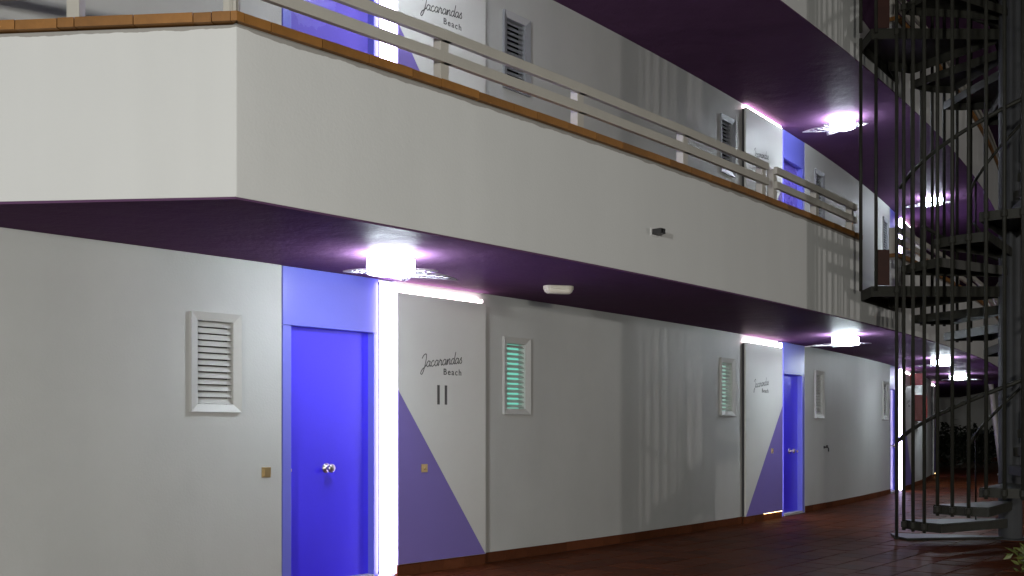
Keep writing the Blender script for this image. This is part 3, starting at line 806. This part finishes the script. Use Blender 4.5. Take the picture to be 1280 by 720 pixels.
# cage bars: three to a tread, each rising from its own first tread
barm = {}
colm = MB(); colm.lathe([(.030,-.045),(.034,-.04),(.034,.02),(.030,.026)], 10); collar = colm.mesh('collar', 'stair_steel')
for i in range(NT):
    for k in range(3):
        a = A0+DA*i+DA*(k+.15)/3
        deg = math.degrees(a) % 360
        if 122 < deg < 176: continue
        x, y = pol(SR, a); z0 = zt(i)-.12
        b = MB(); b.tube([(0,0,z0), (0,0,Z_TOP)], .0215, 8); me = b.mesh('bar', 'stair_steel', True)
        inst('bar', me, Matrix.Translation((x, y, 0)), st)
        for turn in range(3):
            ii = i+16*turn
            if ii < NTR and (ii % 16) not in (14, 15): inst('collar', collar, Matrix.Translation((x, y, zt(ii)-.04)), st)
# handrails
def helix(r, h, i0, i1, n=6):
    pts = []
    for q in range(int((i1-i0)*n)+1):
        u = i0+q/n; a = A0+DA*u
        lo = int(math.floor(u)); z = zt(lo)+(zt(lo+1)-zt(lo))*(u-lo)
        x, y = pol(r, a); pts.append((x, y, z+h))
    return pts
for (i0, i1) in ((0.6, 13.9), (16.7, 29.9), (32.7, 44)):
    b = MB(); b.tube(helix(SR-.05, 1.02, i0, i1), .024, 8); b.build('handrail', 'stair_steel', st, smooth=True)
    b = MB(); b.tube(helix(.52, .90, i0+.2, i1), .018, 8); b.build('inner_handrail', 'stair_steel', st, smooth=True)
    for u in range(int(i0)+1, int(i1), 3):
        a = A0+DA*(u+.5); x, y = pol(.52, a); z = zt(u)
        b = MB(); b.tube([(x, y, z), (x, y, z+.88+.09)], .010, 6); b.build('baluster', 'stair_steel', st, smooth=True)

# ------------------------------------------------------------------ planting
def shrub(name, loc, rx, ry, h, n, size, material, label, group=None, stems=7, seed=1):
    rnd = random.Random(seed)
    root = empty(name, loc); tag(root, label, 'shrub', group)
    L = Vector(loc); mb = MB(); att = []
    sm = MB()
    tips = []
    for s in range(stems):
        a = rnd.uniform(0, 6.28); rr_ = rnd.uniform(.3, .95); p0 = L+Vector((rx*.15*math.cos(a), ry*.15*math.sin(a), -.05))
        p2 = L+Vector((rx*rr_*math.cos(a), ry*rr_*math.sin(a), h*rnd.uniform(.6, 1.0)*(1.1-.4*rr_))); p1 = (p0+p2)/2+Vector((0,0,h*.15))
        pts = [p0, p0.lerp(p1,.6), p1, p1.lerp(p2,.6)+Vector((0,0,.02)), p2]; sm.tube(pts, .008, 5); tips.append(pts)
    sm.build('stem', 'bark', root)
    for k in range(n):
        pts = rnd.choice(tips); j = rnd.randint(1, 3); p = pts[j].lerp(pts[j+1], rnd.random()) + Vector((rnd.gauss(0,rx*.16), rnd.gauss(0,ry*.16), rnd.gauss(0,h*.09)))
        if p.z < L.z+.02: p.z = L.z+.02+rnd.random()*.1
        d = Vector((rnd.gauss(0,1), rnd.gauss(0,1), rnd.gauss(.2,.7))).normalized(); s_ = d.cross(Vector((rnd.gauss(0,1),rnd.gauss(0,1),1))).normalized()
        ln = size*rnd.uniform(.6,1.3); wd = ln*.22; nrm = d.cross(s_)*ln*.06
        i = len(mb.v); mb.v += [tuple(p), tuple(p+d*ln*.45+s_*wd+nrm), tuple(p+d*ln), tuple(p+d*ln*.45-s_*wd+nrm)]
        mb.f += [(i,i+1,i+2),(i,i+2,i+3)]; mb.m += [0,0]; att += [rnd.random()]*4
    f = mb.build('foliage', material, root)
    a = f.data.attributes.new('piece_random', 'FLOAT', 'POINT'); a.data.foreach_set('value', att)
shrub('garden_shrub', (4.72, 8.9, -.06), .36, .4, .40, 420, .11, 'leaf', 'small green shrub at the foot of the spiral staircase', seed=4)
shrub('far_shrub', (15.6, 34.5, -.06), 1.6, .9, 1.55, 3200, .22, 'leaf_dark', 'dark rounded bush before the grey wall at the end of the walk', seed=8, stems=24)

# ------------------------------------------------------------------ end of the walk
ew = empty('end_building', (17.5, 43, 0)); tag(ew, 'plain grey building closing the far end of the tiled walk', 'building')
m = MB(); m.box(12, 40, 43, 52, -.05, 9.0); m.build('wall', 'white_wall', ew)
m = MB(); m.box(11.8, 40.2, 42.7, 52.2, 9.0, 9.35); m.build('roof', 'soffit_purple', ew)
m = MB(); m.box(15.55, 16.35, 42.93, 42.995, 0.05, 2.3); m.build('door', 'door_blue', ew, bevel=.01)
m = MB(); m.box(11.99, 39, 42.96, 42.998, -.04, .14); m.build('skirting', 'skirting_clay', ew)
lp_ = MB(); q0, q1 = Vector((14.15, 29.2, 0)), Vector((13.95, 29.2, 2.62))
post = MB(); post.tube([(14.2, 29.0, -.05), (14.2, 29.0, .05)], .12, 12); 
lr = empty('leaning_post', (14.2, 29.0, 0)); tag(lr, 'white slanting post propping the far soffit edge', 'post')
post.build('foot', 'rail_paint', lr)
m = MB(); m.tube([(14.2,29.0,.05), (13.85,29.0,2.9)], .07, 12); m.build('shaft', 'rail_paint', lr, smooth=True)

# ------------------------------------------------------------------ garden lamp posts whose light falls on the facade
def lamp_post(x, y, h, power, color, radius, label, aim=None):
    root = empty('lamp_post', (x, y, -.06)); tag(root, label, 'lamp post', 'garden lamp posts')
    m = MB(); m.lathe([(.16,-.06),(.16,.10),(.075,.16),(.055,h-.25),(.045,h-.25)], 16, Matrix.Translation((x,y,0))); m.build('post', 'stair_pole', root, smooth=False)
    m = MB(); m.lathe([(.05,h-.25),(.12,h-.22),(.14,h-.19)], 20, Matrix.Translation((x,y,0))); m.build('collar', 'stair_steel', root)
    m = MB(); m.lathe([(.30,h+.22),(.26,h+.27),(.10,h+.33),(.02,h+.35)], 20, Matrix.Translation((x,y,0))); m.build('hood', 'stair_steel', root)
    m = MB()
    for k in range(3):
        a = k*2.09; m.tube([(x+.12*math.cos(a), y+.12*math.sin(a), h-.2), (x+.26*math.cos(a), y+.26*math.sin(a), h+.23)], .010, 6)
    m.build('bracket', 'stair_steel', root)
    l = bpy.data.lights.new('lamp', 'POINT'); l.energy = power; l.color = color; l.shadow_soft_size = radius
    lo = bpy.data.objects.new('lamp', l); COL.objects.link(lo); lo.parent = root; lo.location = (0, 0, h+.06)
lamp_post(-4.6, -5.8, 2.7, 3000, (1.0, 1.0, .98), .22, 'garden lamp post on the lawn facing the bent balcony end')
lamp_post(2.2, -6.5, 2.3, 2200, (1.0, .97, .88), .16, 'short garden lamp post facing the middle of the long balcony')
lamp_post(16.5, 8.4, 3.2, 760, (1.0, .94,   .90), .13, 'garden lamp post on the far side of the spiral staircase')
